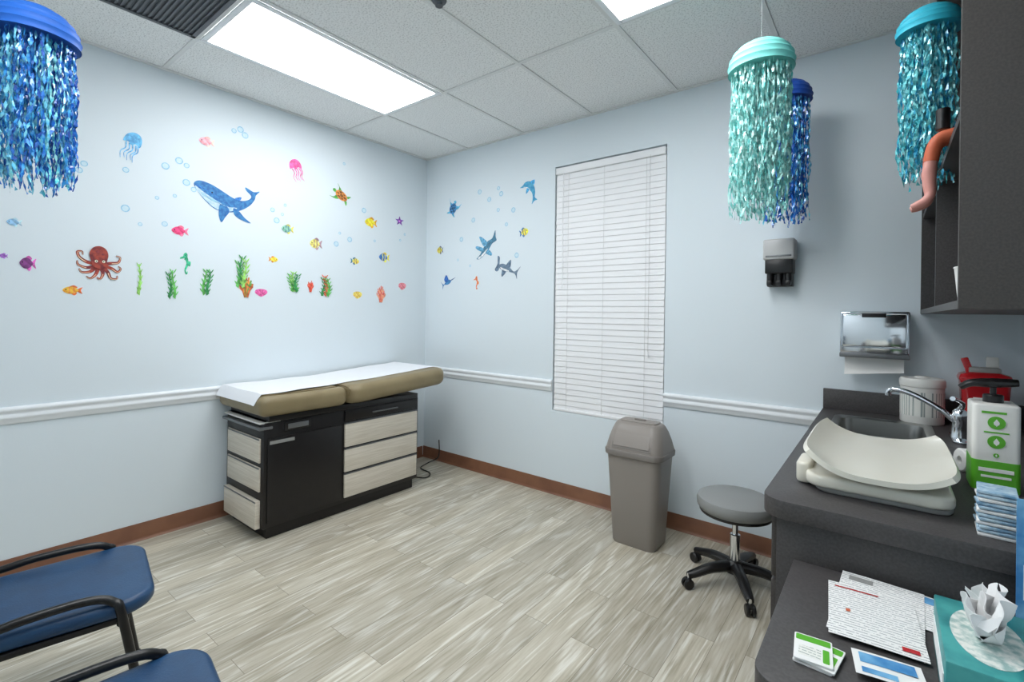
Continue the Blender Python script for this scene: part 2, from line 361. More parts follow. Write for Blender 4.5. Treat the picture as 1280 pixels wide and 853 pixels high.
# ------------------------------------------------------------------ trash can
b=B('trash_can')
secs=[]
for z,w,d,r in((0,.255,.205,.04),(.01,.27,.215,.045),(.30,.305,.24,.05),(.50,.33,.262,.055),(.535,.335,.265,.055)):
    secs.append([(x,y,z) for x,y in rrect(w,d,r,6)])
b.loft(secs,TAUPE)
b.loft([[(x,y,z) for x,y in rrect(w,d,r,6)] for z,w,d,r in((.525,.345,.275,.06),(.53,.36,.29,.065),(.555,.364,.294,.065),(.562,.355,.285,.06))],TAUPED)
b.loft([[(x,y,z) for x,y in rrect(w,d,r,6)] for z,w,d,r in((.56,.352,.282,.06),(.575,.350,.280,.065),(.62,.335,.25,.065),(.67,.31,.20,.06),(.702,.285,.16,.055),(.715,.265,.135,.05),(.719,.24,.11,.04))],TAUPE)
for sy in(-1,1):
    def flap(u,v,sy=sy):
        q=v-.5; t=u
        y=(.142-.082*t)*sy; z=.575+.135*t+.012*math.sin(pi*t)
        return (q*(.24-.02*t),y,z+.003)
    b.grid(flap,8,6,TAUPED,.006)
    def flap2(u,v,sy=sy):
        q=v-.5; t=.06+u*.88
        y=(.146-.082*t)*sy; z=.577+.135*t+.012*math.sin(pi*t)
        return (q*(.22-.02*t),y,z+.004)
    b.grid(flap2,8,6,TAUPE,.006)
b.prism([(x,y) for x,y in rrect(.23,.105,.03,5)],.712,.727,TAUPE,.005,3)
b.box((-.035,-.008,.725),(.035,.008,.734),TAUPED,.003)
b.done((2.27,-.30,0),(0,0,0))

# ------------------------------------------------------------------ stool
b=B('rolling_stool')
b.lathe([(0,.375),(.15,.375),(.17,.382),(.182,.40),(.184,.425),(.178,.442),(.16,.45),(0,.452)],STOOLV,seg=48)
b.lathe([(0,.368),(.168,.368),(.17,.372),(.17,.385),(0,.385)],BLACK,seg=48)
b.cyl((0,0,.35),.045,.04,BLACK)
b.cyl((0,0,.28),.014,.18,CHROME); b.cyl((0,0,.18),.024,.16,CHROME)
b.lathe([(0,.065),(.045,.07),(.05,.09),(.042,.12),(.03,.13),(0,.13)],BLACK)
for k in range(5):
    a=2*pi*k/5+math.radians(-62); ca,sa=math.cos(a),math.sin(a)
    b.tube([(ca*.03,sa*.03,.10),(ca*.13,sa*.13,.095),(ca*.22,sa*.22,.072),(ca*.252,sa*.252,.066)],.02,BLACK,10,radii=[.028,.024,.020,.015],flat=1.1)
    b.cyl((ca*.246,sa*.246,.062),.009,.03,CHROME,12)
    pr=(-sa,ca)
    for q in(-.013,.013):
        b.lathe([(0,-.008),(.022,-.008),(.026,-.004),(.026,.004),(.022,.008),(0,.008)],BLACK,(ca*.252+pr[0]*q,sa*.252+pr[1]*q,.026),20,rot=(pi/2,0,a))
    b.box((ca*.248-.014,sa*.248-.014,.03),(ca*.248+.014,sa*.248+.014,.055),BLACK,.006)
b.done((2.84,-.44,0))

# ------------------------------------------------------------------ counter
def rcorner(xl,xr,y0,y1,r):
    pts=[(xr,y0),(xr,y1),(xl,y1)]
    for k in range(9):
        a=pi+pi/2*k/8; pts.append((xl+r+r*math.cos(a),y0+r+r*math.sin(a)))
    return pts
b=B('base_cabinet_counter')
SX0,SX1,SY0,SY1=3.25,3.58,-.62,-.20
XRr=XR-.002
b.box((3.22,-1.595,.0),(XRr,-.0025,.08),BLACKL)
b.box((3.205,-1.60,.08),(XRr,-1.58,.832),LAM,.001)
b.box((3.205,-1.58,.08),(3.225,-.0025,.832),LAM)
b.box((3.205,-.02,.08),(XRr,-.0025,.832),LAM); b.box((XRr-.02,-1.58,.08),(XRr,-.02,.832),LAM); b.box((3.225,-1.58,.08),(XRr,-.02,.10),LAM)
for i in range(3):
    y0=-1.57+i*.515
    b.box((3.188,y0,.10),(3.204,y0+.505,.64),LAMD,.002); b.box((3.188,y0,.65),(3.204,y0+.505,.815),LAMD,.002)
    b.tube([(3.185,y0+.19,.73),(3.165,y0+.20,.73),(3.165,y0+.30,.73),(3.185,y0+.31,.73)],.005,STEEL,8,n=3)
b.prism(rcorner(3.17,XRr,-1.63,SY0,.06),.832,.88,LAM,.002,2)
b.box((3.17,SY0,.832),(SX0,-.0025,.88),LAM); b.box((SX1,SY0,.832),(XRr,-.0025,.88),LAM); b.box((SX0,SY1,.832),(SX1,-.0025,.88),LAM)
b.box((3.17,-.022,.88),(XRr,-.0025,.985),LAM,.002); b.box((XRr-.02,-1.62,.88),(XRr,-.022,.985),LAM,.002)
b.done()
b=B('stainless_sink')
def ring(w,d,r,z): 
    cx,cy=(SX0+SX1)/2,(SY0+SY1)/2
    return [(cx+x,cy+y,z) for x,y in rrect(w,d,r,6)]
W,D=SX1-SX0,SY1-SY0
b.loft([ring(W+.03,D+.03,.05,.8805),ring(W+.03,D+.03,.05,.884),ring(W-.01,D-.01,.045,.885),ring(W-.03,D-.03,.045,.878),ring(W-.05,D-.05,.05,.74),ring(W-.12,D-.12,.05,.725),ring(.06,.06,.029,.722)],STEEL,cap=False)
b.cyl(((SX0+SX1)/2,(SY0+SY1)/2,.722),.04,.004,GREYM)
b.done()
b=B('sink_faucet')
fx,fy=3.665,-.45
b.prism([(x,y) for x,y in rrect(.055,.20,.027,6)],.8805,.892,CHROME,.003,2,M=Matrix.Translation((fx,fy,0)))
b.lathe([(0,0),(.028,0),(.025,.02),(.022,.06),(.025,.085),(.022,.105),(.012,.115),(0,.117)],CHROME,(fx,fy,.89))
b.tube([(fx-.01,fy+.005,.95),(fx-.06,fy+.015,.995),(fx-.14,fy+.04,1.04),(fx-.20,fy+.055,1.055),(fx-.222,fy+.06,1.045),(fx-.225,fy+.061,1.025)],.011,CHROME,12)
b.tube([(fx,fy,1.0),(fx+.005,fy-.03,1.03),(fx-.02,fy-.075,1.05),(fx-.03,fy-.10,1.055)],.007,CHROME,10,radii=[.012,.008,.006,.009])
b.done()

# lower desk
b=B('writing_desk')
b.prism(rcorner(3.25,XRr,-2.14,-1.6335,.05),.70,.74,LAM,.002,2)
b.box((3.80,-2.12,.0),(3.82,-1.64,.70),LAMD,.001); b.box((3.34,-1.66,.0),(3.80,-1.64,.70),LAMD,.001)
b.box((3.82,-2.12,.60),(XRr,-1.64,.70),LAMD)
b.done()

# wall shelf unit
b=B('wall_shelf_cabinet')
CX=3.56;CY0=-1.53;CY1=-.0025;CZ0=1.385;CZ1=2.5
b.box((CX,CY0-.02,CZ0),(XRr,CY0,CZ1),LAMD,.001)
b.box((CX,CY1-.02,CZ0),(XRr,CY1,CZ1),LAM)
b.box((CX,CY0,CZ0),(XRr,CY1-.02,CZ0+.02),LAM); b.box((CX,CY0,CZ1-.02),(XRr,CY1-.02,CZ1),LAM)
b.box((CX+.005,CY0,1.845),(XRr,CY1-.02,1.865),LAM); b.box((XRr-.01,CY0,CZ0),(XRr,CY1,CZ1),LAM)
b.box((CX+.005,-.80,CZ0+.02),(XRr-.01,-.78,1.845),LAM)
b.done()
b=B('paper_cup'); b.lathe([(0,0),(.028,0),(.036,.085),(.038,.088),(.036,.09),(.033,.085),(.026,.006),(0,.006)],WHITE,(3.602,-1.38,1.4055)); b.done()

# doll with dangling legs on shelf
b=B('sitting_doll')
by=-1.20
b.tube([(3.65,by,1.868+.02),(3.66,by,1.93),(3.655,by,1.99),(3.65,by,2.03)],.03,BLACK,14,radii=[.03,.034,.032,.012])
b.ball((3.645,by,2.07),.034,SKIN,(1,1,1.15)); b.ball((3.652,by,2.083),.037,BLACK,(1,1.05,1.1))
for k in(-1,1): b.ball((3.614,by+k*.012,2.07),.004,BLACK)
b.ball((3.61,by,2.06),.004,SKIN)
for k in(-1,1):
    y=by+k*.021
    b.tube([(3.64,y,1.887),(3.59,y,1.886),(3.550,y,1.880),(3.533,y,1.855),(3.527,y,1.815)],.018,ORANGE,14,radii=[.019,.018,.018,.018,.017])
    b.tube([(3.528,y,1.825),(3.524,y,1.79),(3.525,y,1.755),(3.527,y,1.725),(3.518,y,1.705),(3.500,y,1.694),(3.484,y,1.688)],.014,SKIN,14,radii=[.015,.017,.014,.012,.013,.012,.008])
    b.tube([(3.645,y+k*.018,2.005),(3.625,y+k*.035,1.96),(3.60,y+k*.03,1.925)],.009,BLACK,10,radii=[.012,.01,.008])
    b.ball((3.597,y+k*.03,1.918),.010,SKIN)
b.cyl((3.552,by-.016,1.933),.016,.06,BLACK)
b.done()

# ------------------------------------------------------------------ wall dispensers
b=B('soap_dispenser')
b.box((2.885,-.105,1.675),(3.04,-.001,1.79),ROLLG,.012,3); b.box((2.895,-.095,1.60),(3.03,-.001,1.68),BLACK,.006)
b.box((2.90,-.107,1.69),(3.025,-.1045,1.70),GREYM,.0008)
for x in(2.918,2.963,3.008):
    b.cyl((x,-.07,1.585),.017,.07,BLACK,16); b.box((x-.013,-.10,1.535),(x+.013,-.05,1.56),BLACK,.004)
b.box((2.90,-.06,1.53),(3.025,-.001,1.62),BLACK,.004)
b.done()
b=B('paper_towel_dispenser')
px0,px1=3.245,3.52
b.box((px0,-.12,1.185),(px1,-.001,1.395),CHROME,.010,3)
b.box((px0+.006,-.127,1.215),(px1-.006,-.118,1.385),CHROME,.012,3)
b.box((px0+.0,-.125,1.165),(px1,-.03,1.188),GREYM,.004)
b.box((px0+.09,-.13,1.365),(px1-.09,-.124,1.385),BLACK,.002)
def tw(u,v): return (px0+.02+u*.235,-.06-.035*v*v-.004*math.sin(u*6),1.164-.065*v-.02*v*(1-u)*1.2)
b.grid(tw,8,6,WHITE,.001)
b.done()

# ------------------------------------------------------------------ counter items
b=B('baby_scale')
sx_,sy_=3.412,-1.262
b.prism([(x,y) for x,y in rrect(.29,.45,.04,6)],.8805,.905,GREYP,.006,3,M=Matrix.Translation((sx_+.01,sy_,0)))
b.prism([(x,y) for x,y in rrect(.315,.475,.045,6)],.895,.928,IVORY,.010,3,M=Matrix.Translation((sx_,sy_,0)))
def tray(u,v):
    s=2*u-1; t=2*v-1
    lim=1-.10*abs(t)**5
    x=sx_+.170*s*lim; y=sy_+.262*t*(1-.05*abs(s)**4)
    z=.937+(.052 if s<0 else .036)*abs(s)**2.8+.006*max(0,t)**3
    return (x,y,z)
b.grid(tray,32,28,IVORY,.014)
b.prism([(x,y) for x,y in rrect(.04,.13,.018,5)],.885,.943,IVORY,.008,3,M=Matrix.Translation((3.248,-1.385,0)))
b.box((3.2265,-1.425,.905),(3.2285,-1.345,.935),GREYP,.001)
b.done()
b=B('wipes_canister')
cx,cy=3.565,-.115
b.lathe([(0,0),(.078,0),(.08,.004),(.08,.165),(.076,.17),(0,.17)],WHITEP,(cx,cy,.8805)); b.lathe([(.0803,.035),(.0806,.035),(.0806,.145),(.0803,.145)],LABEL,(cx,cy,.8805))
b.lathe([(0,.168),(.083,.168),(.084,.172),(.084,.195),(.078,.205),(.03,.207),(.025,.213),(0,.213)],WHITEP,(cx,cy,.8805)); b.done()
b=B('sharps_container')
cx,cy=3.765,-.17
b.loft([[(cx+x,cy+y,z) for x,y in rrect(w,d,.02,4)] for z,w,d in((.8805,.125,.10),(.89,.13,.105),(1.09,.155,.12),(1.095,.16,.125),(1.10,.16,.125))],RED)
b.loft([[(cx+x,cy+y,z) for x,y in rrect(w,d,.02,4)] for z,w,d in((1.10,.165,.13),(1.11,.167,.132),(1.125,.155,.115),(1.135,.10,.08))],RED)
b.box((cx-.05,cy-.03,1.13),(cx+.05,cy+.03,1.155),GREYP,.006); b.box((cx+.01,cy+.03,1.12),(cx+.05,cy+.036,1.20),WHITEP,.004,rot=(-.3,0,0)); b.box((cx-.065,cy-.01,1.12),(cx-.04,cy+.01,1.195),RED,.004,rot=(0,-.3,0))
b.box((cx-.04,cy-.0615,.93),(cx+.04,cy-.0585,1.03),WHITE,.0005,rot=(.035,0,0)); b.done()
b=B('sanitizer_jug')
jx0,jx1,jy0,jy1=3.625,3.722,-1.18,-1.06
cx,cy=(jx0+jx1)/2,(jy0+jy1)/2
b.prism([(x,y) for x,y in rrect(jx1-jx0,jy1-jy0,.012,4)],.8805,1.125,WHITEP,.006,3,M=Matrix.Translation((cx,cy,0)))
b.prism([(x,y) for x,y in rrect(jx1-jx0+.002,jy1-jy0+.002,.013,4)],.885,.968,GREEN,0,M=Matrix.Translation((cx,cy,0)))
for z,r,dx in((1.075,.018,.0),(1.022,.018,.0),(.985,.006,.0)):
    b.lathe([(0,0),(r,0),(r,.0012),(0,.0012)],GREEN,(cx+dx,jy0-.001,z),24,rot=(pi/2,0,0))
    b.prism([(x*r*.6,y*r*.6) for x,y in ((0,1),(.55,.1),(.5,-.4),(.15,-.7),(0,-.95),(-.15,-.7),(-.5,-.4),(-.55,.1))],0,.0012,WHITE,M=Matrix.Translation((cx+dx,jy0-.0016,z))@Matrix.Rotation(pi/2,4,'X'))
b.box((cx-.03,jy0-.0016,1.100),(cx+.02,jy0-.0004,1.106),GREEN); b.box((cx-.025,jy0-.0016,1.046),(cx+.025,jy0-.0004,1.050),GREEN)
b.box((cx-.035,jy0-.0026,.938),(cx+.035,jy0-.001,.948),WHITE); b.box((cx-.03,jy0-.0026,.922),(cx+.03,jy0-.001,.928),WHITE)
b.cyl((cx,cy,1.135),.022,.024,BLACK); b.cyl((cx,cy,1.155),.007,.03,BLACK)
b.tube([(cx+.05,cy,1.184),(cx,cy,1.180),(cx-.045,cy,1.176),(cx-.07,cy,1.160)],.010,BLACK,10,flat=1.5,radii=[.010,.014,.011,.008])
b.cyl((cx,cy,1.178),.020,.018,BLACK)
b.done()
b=B('gauze_roll'); b.lathe([(0.012,-.03),(.032,-.03),(.036,-.026),(.036,.026),(.032,.03),(.012,.03),(.012,-.03)],WHITE,(3.645,-.97,.9165),rot=(0,pi/2,.4)); b.done()
b=B('gauze_packets')
for i in range(12):
    z=.8805+i*.0085; b.box((3.597,-1.57,z),(3.662,-1.49,z+.007),PALEB if i%3 else WHITE,.002,rot=(0,0,random.uniform(-.12,.12)))
b.done()
b=B('information_pamphlet')
b.box((3.642,-1.66,.7405),(3.74,-1.657,1.0),BLUEC,rot=(-.02,0,0)); b.box((3.652,-1.6615,.80),(3.733,-1.6605,.87),WHITE,rot=(-.02,0,0))
b.done()
# desk papers
def sheet(name,cx,cy,w,d,ang,z,m,extra=()):
    b=B(name); g=lambda u,v:((u-.5)*w,(v-.5)*d,.0006*math.sin(u*5)); b.grid(g,6,6,m,.0006)
    for x0,y0,x1,y1,mm in extra: b.box((x0*w,y0*d,.0016),(x1*w,y1*d,.0019),mm)
    return b.done((cx,cy,z),(0,0,ang))
sheet('printed_form',3.50,-1.715,.216,.15,-.12,.7425,TEXTP,((-.02,.25,.45,.45,BLUEC),))
sheet('printed_form',3.423,-1.775,.150,.279,-.04,.7450,TEXTP,((-.4,.36,-.1,.44,GREYP),))
sheet('printed_form',3.415,-1.815,.152,.22,.08,.7475,TEXTP,((-.42,.40,.1,.42,RED),(.25,-.44,.42,-.38,RED),(-.3,-.05,-.25,.0,ORANGE)))
sheet('appointment_card',3.44,-1.99,.10,.07,.15,.7502,WHITE,((-.4,.0,.4,.4,BLUEC),(-.4,-.4,.1,-.2,BLUEC)))
b=B('seed_packet_stack')
for i,(dx,a) in enumerate(((0,.25),(.008,.15),(-.004,.4))):
    z=.7406+i*.004; Mx=Matrix.Translation((3.335+dx,-2.015,z))@Matrix.Rotation(a-.3,4,'Z')
    b.prism([(x,y) for x,y in rrect(.06,.08,.003,2)],0,.003,WHITE,M=Mx); b.prism([(x,y+.028) for x,y in rrect(.055,.018,.002,2)],.003,.0034,GREEN,M=Mx); b.prism([(x-.005,y-.012) for x,y in rrect(.035,.03,.002,2)],.003,.0034,LABEL,M=Mx); b.prism([(x+.02,y-.012) for x,y in rrect(.01,.04,.002,2)],.003,.0034,GREEN,M=Mx)
b.done()
b=B('tissue_box')
b.box((3.508,-2.05,.7405),(3.628,-1.82,.832),TEAL,.003)
b.prism([(.046*math.cos(t*pi/16),.09*math.sin(t*pi/16)) for t in range(32)],.832,.8328,CARTON,M=Matrix.Translation((3.568,-1.935,0)))
b.box((3.5065,-2.03,.765),(3.508,-1.84,.80),WHITE)
def tis(ph,lx,ly,hh):
    def g(u,v):
        s=2*u-1
        wid=(.018+.040*math.sin(min(1,v*1.15)*pi*.62))
        x=3.568+lx*v+.010*math.sin(5*s+ph+3*v)+.006*math.sin(11*s+ph*2+5*v)
        y=-1.93+ly*v+s*wid+.006*math.sin(6*v+ph)
        z=.830+hh*v*(1-.22*abs(s)**1.6)+.008*math.sin(7*s+ph)*v
        return (x,y,z)
    return g
b.grid(tis(.3,.018,.012,.080),28,14,SOFTW,.0006); b.grid(tis(2.1,-.022,-.01,.062),28,14,SOFTW,.0006); b.grid(tis(4.0,.002,.02,.070),28,14,SOFTW,.0006)
b.done()

# ------------------------------------------------------------------ chairs
def chair(loc,rz):
    b=B('waiting_room_chair')
    b.prism([(x,y+.01) for x,y in rrect(.47,.46,.09,7)],.405,.455,BLUEV,.02,4,fn=lambda p:(p[0]*(1-.10*max(0,-p[1]/.23)),p[1],p[2]-.012*math.exp(-(p[0]**2+p[1]**2)/.02)))
    b.prism([(x,y) for x,y in rrect(.44,.34,.08,7)],-.02,.02,BLUEV,.014,4,M=Matrix.Translation((0,-.275,.68))@Matrix.Rotation(math.radians(80),4,'X'),fn=lambda p:(p[0],p[1]-.10*(.05-p[0]**2)*2,p[2]))
    for sx in(-1,1):
        x=sx*.228
        b.tube([(x*.93,-.30,.80),(x*.95,-.275,.64),(x,-.235,.50),(x*.98,-.17,.470),(x*.97,-.06,.482),(x*.96,.07,.482),(x*.99,.132,.460),(x*1.05,.155,.40),(x*1.07,.22,.02)],.0125,BLACK,12,flat=1)
        b.tube([(x,-.17,.462),(x*1.01,-.20,.38),(x*1.03,-.29,.02)],.0115,BLACK,12)
        b.cyl((x*1.07,.22,.01),.016,.02,BLACK,16); b.cyl((x*1.03,-.292,.01),.016,.02,BLACK,16)
        b.box((x*.94-.012,-.18,.388),(x*.94+.012,.17,.406),BLACK,.003)
    b.tube([(-.235,.15,.392),(.235,.15,.392)],.011,BLACK,10,smoothp=False); b.tube([(-.235,-.18,.392),(.235,-.18,.392)],.011,BLACK,10,smoothp=False)
    return b.done(loc,(0,0,rz))
chair((1.335,-2.735,0),-math.radians(10)); chair((2.15,-2.80,0),-math.radians(9))

# ------------------------------------------------------------------ jellyfish lanterns
def jmat(name,c,c2):
    return mat(name,c,.25,.15,col2=c2,nscale=45,coat=1.0)
def lantern_mat(name,c):
    return mat(name,c,.6,col2=tuple(min(255,int(v*1.12)) for v in c),nscale=5)
AQ=[jmat('tinsel_aqua',(150,234,228),(210,250,245)),jmat('tinsel_mint',(190,244,236),(130,222,222)),jmat('tinsel_teal',(100,210,208),(170,240,233))]
BL=[jmat('tinsel_blue',(30,110,205),(70,170,235)),jmat('tinsel_navy',(20,70,165),(40,120,215)),jmat('tinsel_sky',(70,180,230),(140,225,240))]
MX=[jmat('tinsel_cyan',(90,215,230),(170,242,244)),jmat('tinsel_azure',(30,150,205),(90,210,230)),jmat('tinsel_turq',(60,195,210),(140,232,235))]
def jelly(loc,R,Lh,cap,mats,weights,n,seed,tr=.86):
    rnd=random.Random(seed); b=B('jellyfish_paper_lantern')
    prof=[]; hh=R*.80
    K=7
    for i in range(K*4+1):
        t=i/(K*4); a=t*pi/2*1.12
        rr=R*math.sin(a)**.9 if i else 0; zz=hh*math.cos(a)
        rr*=1-.03*abs(math.sin(t*K*pi))**.5 if i>0 else 1
        prof.append((max(rr,.0001) if i else 0,zz))
    b.lathe(prof,cap,(0,0,0),40)
    b.lathe([(prof[-1][0]*.98,prof[-1][1]),(prof[-1][0]*.9,prof[-1][1]+.004),(0,prof[-1][1]+.01)],cap,(0,0,0),40)
    b.tube([(0,0,hh),(0,0,H-loc[2]-.001)],.0006,CORD,6,smoothp=False)
    zs=prof[-1][1]
    for k in range(n):
        a=rnd.uniform(0,2*pi); r0=R*tr*math.sqrt(rnd.uniform(.12,1)); ln=Lh*rnd.uniform(.70,1.0)
        m=rnd.choices(mats,weights)[0]
        if m not in b.mats: b.mats.append(m)
        mi=b.mats.index(m)
        w=rnd.uniform(.003,.0062); tw0=rnd.uniform(0,6.3); tws=rnd.uniform(14,48)*rnd.choice((-1,1)); ns=int(ln/.013)
        ph=rnd.uniform(0,6.3); amp=rnd.uniform(.003,.012); prev=None
        x0,y0=r0*math.cos(a),r0*math.sin(a)
        for i in range(ns+1):
            t=i/ns; z=zs-ln*t
            sp=1+.05*math.sin(t*3)
            cx=x0*sp+amp*math.sin(ph+t*14)*t**.4; cy=y0*sp+amp*math.cos(ph*1.3+t*12)*t**.4
            an=tw0+tws*t+rnd.uniform(-.5,.5); ww=w*(1 if i%2 else .4)
            q=(b.bm.verts.new((cx-ww*math.cos(an),cy-ww*math.sin(an),z)),b.bm.verts.new((cx+ww*math.cos(an),cy+ww*math.sin(an),z+rnd.uniform(-.005,.005))))
            if prev:
                f_=b.bm.faces.new((prev[0],prev[1],q[1],q[0])); f_.material_index=mi
            prev=q
    return b.done(loc)
CAPA=lantern_mat('lantern_aqua',(130,222,214)); CAPB=lantern_mat('lantern_blue',(24,92,182)); CAPT=lantern_mat('lantern_turquoise',(50,180,205)); CAPN=lantern_mat('lantern_royal',(22,72,160))
def at(px,d): # world XY for a plan bearing and distance from the door side
    return (C.x+F.x*d+L.x*d*px, C.y+F.y*d+L.y*d*px)
jelly((1.216,-2.79,2.25),.118,.50,CAPB,BL+[MX[0]],[4,3,3,2],230,1)
x,y=at(.514,1.9); jelly((x,y,2.355),.122,.60,CAPA,AQ,[5,4,2],230,2)
x,y=at(.570,2.4); jelly((x,y,2.455),.112,.62,CAPN,BL,[4,4,1],180,3)
jelly((3.532,-.93,2.335),.090,.52,CAPT,MX,[3,3,3],150,4,tr=.8)

# ------------------------------------------------------------------ wall decals
DM={}
def dm(c,c2=None):
    k=(c,c2)
    if k not in DM: DM[k]=mat('decal_ink_%d'%len(DM),c,.6,col2=c2 or tuple(min(255,int(v*1.25+12)) for v in c),nscale=45)
    return DM[k]
def el(cx,cy,rx,ry,rot=0,n=20):
    o=[]
    for k in range(n):
        a=2*pi*k/n; x=rx*math.cos(a);y=ry*math.sin(a); o.append((cx+x*math.cos(rot)-y*math.sin(rot),cy+x*math.sin(rot)+y*math.cos(rot)))
    return o
def sp(pts,n=5): return [(p.x,p.y) for p in catmull([(a,b_,0) for a,b_ in pts],n,True)]
def strip(pts,w0,w1,asp=1,n=5):
    P=catmull([(a,b_,0) for a,b_ in pts],n); Lf=[];Rt=[]
    for i,p in enumerate(P):
        T=P[min(i+1,len(P)-1)]-P[max(i-1,0)]; T.normalize(); w=w0+(w1-w0)*i/(len(P)-1)
        Lf.append((p.x-T.y*w*asp,p.y+T.x*w)); Rt.append((p.x+T.y*w*asp,p.y-T.x*w))
    return Lf+Rt[::-1]
def decal(name,wall,c,z,w,h,layers,flip=1,rot=0):
    b=B(name)
    for i,(m,pts) in enumerate(layers):
        e=.0012+.0003*i; out=[]
        for u,v in pts:
            u*=flip*w; v*=h
            u,v=u*math.cos(rot)-v*math.sin(rot),u*math.sin(rot)+v*math.cos(rot)
            out.append((e,u,v) if wall=='L' else (u,-e,v))
        b.poly(out,m)
    return b.done((0,c,z) if wall=='L' else (c,0,z),sharp=False)
K1=dm((30,34,44),(20,22,30))
def fish(name,wall,c,z,w,h,c1,c2,flip=1,rot=0,stripe=None):
    l=[(dm(c2),sp([(.2,.0),(.5,.35),(.42,0),(.5,-.35)])),(dm(c2),sp([(-.2,.3),(.05,.52),(.25,.3),(0,.2)])),(dm(c2),sp([(-.1,-.3),(.1,-.52),(.22,-.25),(0,-.2)])),
       (dm(c1),sp([(-.5,0),(-.25,.34),(.08,.32),(.3,.04),(.3,-.04),(.08,-.32),(-.25,-.34)]))]
    if stripe:
        for q in(-.2,.02): l.append((dm(stripe),sp([(q,.3),(q+.07,.28),(q+.09,0),(q+.07,-.28),(q,-.3),(q+.03,0)])))
    l.append((K1,el(-.33,.06,.035,.06)))
    decal(name,wall,c,z,w,h,l,flip,rot)
fn='fish_wall_decal'
fish(fn,'L',-1.86,2.43,.09,.065,(232,150,160),(240,180,170),1)
fish(fn,'L',-2.00,1.84,.09,.065,(220,60,110),(240,110,140),1)
fish(fn,'L',-.62,2.11,.12,.09,(236,200,50),(214,150,40),1)
fish(fn,'L',-1.33,1.95,.09,.07,(120,170,150),(200,190,90),1,stripe=(80,120,130))
fish(fn,'L',-1.11,1.87,.10,.09,(222,205,110),(150,120,130),1,stripe=(130,100,110))
fish(fn,'L',-1.43,1.72,.065,.045,(240,190,60),(230,130,40),-1)
fish(fn,'L',-.48,1.83,.11,.085,(60,110,170),(236,200,60),1,stripe=(240,210,80))
fish(fn,'L',-.77,1.77,.08,.06,(230,190,80),(60,120,150),-1,stripe=(80,70,90))
fish(fn,'L',-2.66,1.58,.06,.075,(110,50,110),(200,90,170),1)
fish(fn,'L',-2.71,1.78,.055,.045,(120,160,190),(160,190,210),1)
fish(fn,'L',-2.745,1.609,.03,.028,(130,80,160),(160,110,190),1)
fish(fn,'L',-2.49,1.451,.08,.052,(236,160,50),(200,90,40),1,stripe=(230,120,60))
fish(fn,'B',1.15,2.009,.09,.076,(236,205,60),(60,110,160),-1,rot=.2,stripe=(50,80,120))
fish(fn,'B',.19,1.933,.08,.075,(230,190,60),(90,100,120),1,stripe=(70,80,90))
def whale():
    b1=(64,138,196);b2=(40,104,172);b3=(205,226,238)
    l=[(dm(b1,b2),sp([(-.5,.34),(-.42,.44),(-.25,.4),(-.08,.28),(.08,.16),(.22,.13),(.33,.2),(.36,.3),(.28,.42),(.27,.5),(.4,.42),(.5,.46),(.44,.34),(.42,.22),(.34,.04),(.2,-.12),(.02,-.22),(-.18,-.2),(-.34,-.02),(-.44,.16)])),
     (dm(b3,(170,205,226)),sp([(-.48,.3),(-.38,.2),(-.22,.06),(-.02,-.08),(.14,-.08),(.02,-.2),(-.18,-.18),(-.34,0),(-.44,.16)])),
     (dm(b2),strip([(-.46,.33),(-.3,.22),(-.14,.1)],.012,.006)),
     (dm(b2,b1),sp([(-.12,-.05),(-.02,-.08),(.02,-.2),(-.04,-.36),(-.1,-.5),(-.14,-.3)])),
     (dm(b2,b1),sp([(.08,-.1),(.16,-.14),(.26,-.3),(.36,-.42),(.2,-.36),(.1,-.26)])),
     (dm(b2),sp([(.1,.16),(.18,.13),(.2,.22)])),(K1,el(-.24,.2,.012,.022))]
    for k in range(4): l.append((dm((130,180,215)),strip([(-.4+k*.07,.16-k*.05),(-.24+k*.07,.0-k*.03)],.004,.004)))
    decal('whale_wall_decal','L',-1.73,2.06,.40,.26,l)
whale()
def turtle(wall,c,z,w,h,sc,sk,flip,rot):
    l=[(dm(sk),sp([(-.2,.1),(-.3,.4),(-.45,.5),(-.2,.35),(-.02,.18)])),(dm(sk),sp([(-.2,-.1),(-.3,-.38),(-.5,-.5),(-.15,-.4),(-.02,-.18)])),
       (dm(sk),sp([(.2,.12),(.42,.35),(.36,.12)])),(dm(sk),sp([(.2,-.12),(.42,-.35),(.36,-.1)])),(dm(sk),el(-.4,0,.1,.1)),
       (dm(sc),el(0,0,.33,.27)),(dm(tuple(int(v*.6) for v in sc)),el(.0,0,.09,.09)),(K1,el(-.44,.04,.02,.025))]
    for k in range(6):
        a=k*pi/3; l.append((dm(tuple(int(v*.55) for v in sc)),el(.2*math.cos(a),.16*math.sin(a),.06,.05)))
    decal('sea_turtle_wall_decal',wall,c,z,w,h,l,flip,rot)
turtle('L',-.90,2.28,.17,.13,(190,120,60),(80,150,70),1,-.5)
turtle('B',.35,2.296,.15,.16,(60,120,170),(80,160,190),-1,1.1)
turtle('L',-2.51,2.05,.06,.055,(150,80,60),(180,110,80),1,.3)
def jellyd(c,z,w,h,c1,rot):
    l=[(dm(c1),sp([(-.45,.1),(-.4,.35),(-.1,.5),(.25,.48),(.45,.3),(.45,.08),(.2,.14),(0,.06),(-.2,.13)]))]
    for k,x in enumerate((-.3,-.12,.05,.22,.34)):
        l.append((dm(c1),strip([(x,.1),(x+.1,-.1),(x-.06,-.28),(x+.05,-.5+.06*(k%2))],.035,.012)))
    decal('jellyfish_wall_decal','L',c,z,w,h,l,1,rot)
jellyd(-2.25,2.29,.09,.17,(90,160,215),-.3); jellyd(-1.27,2.39,.10,.16,(225,90,150),.3)
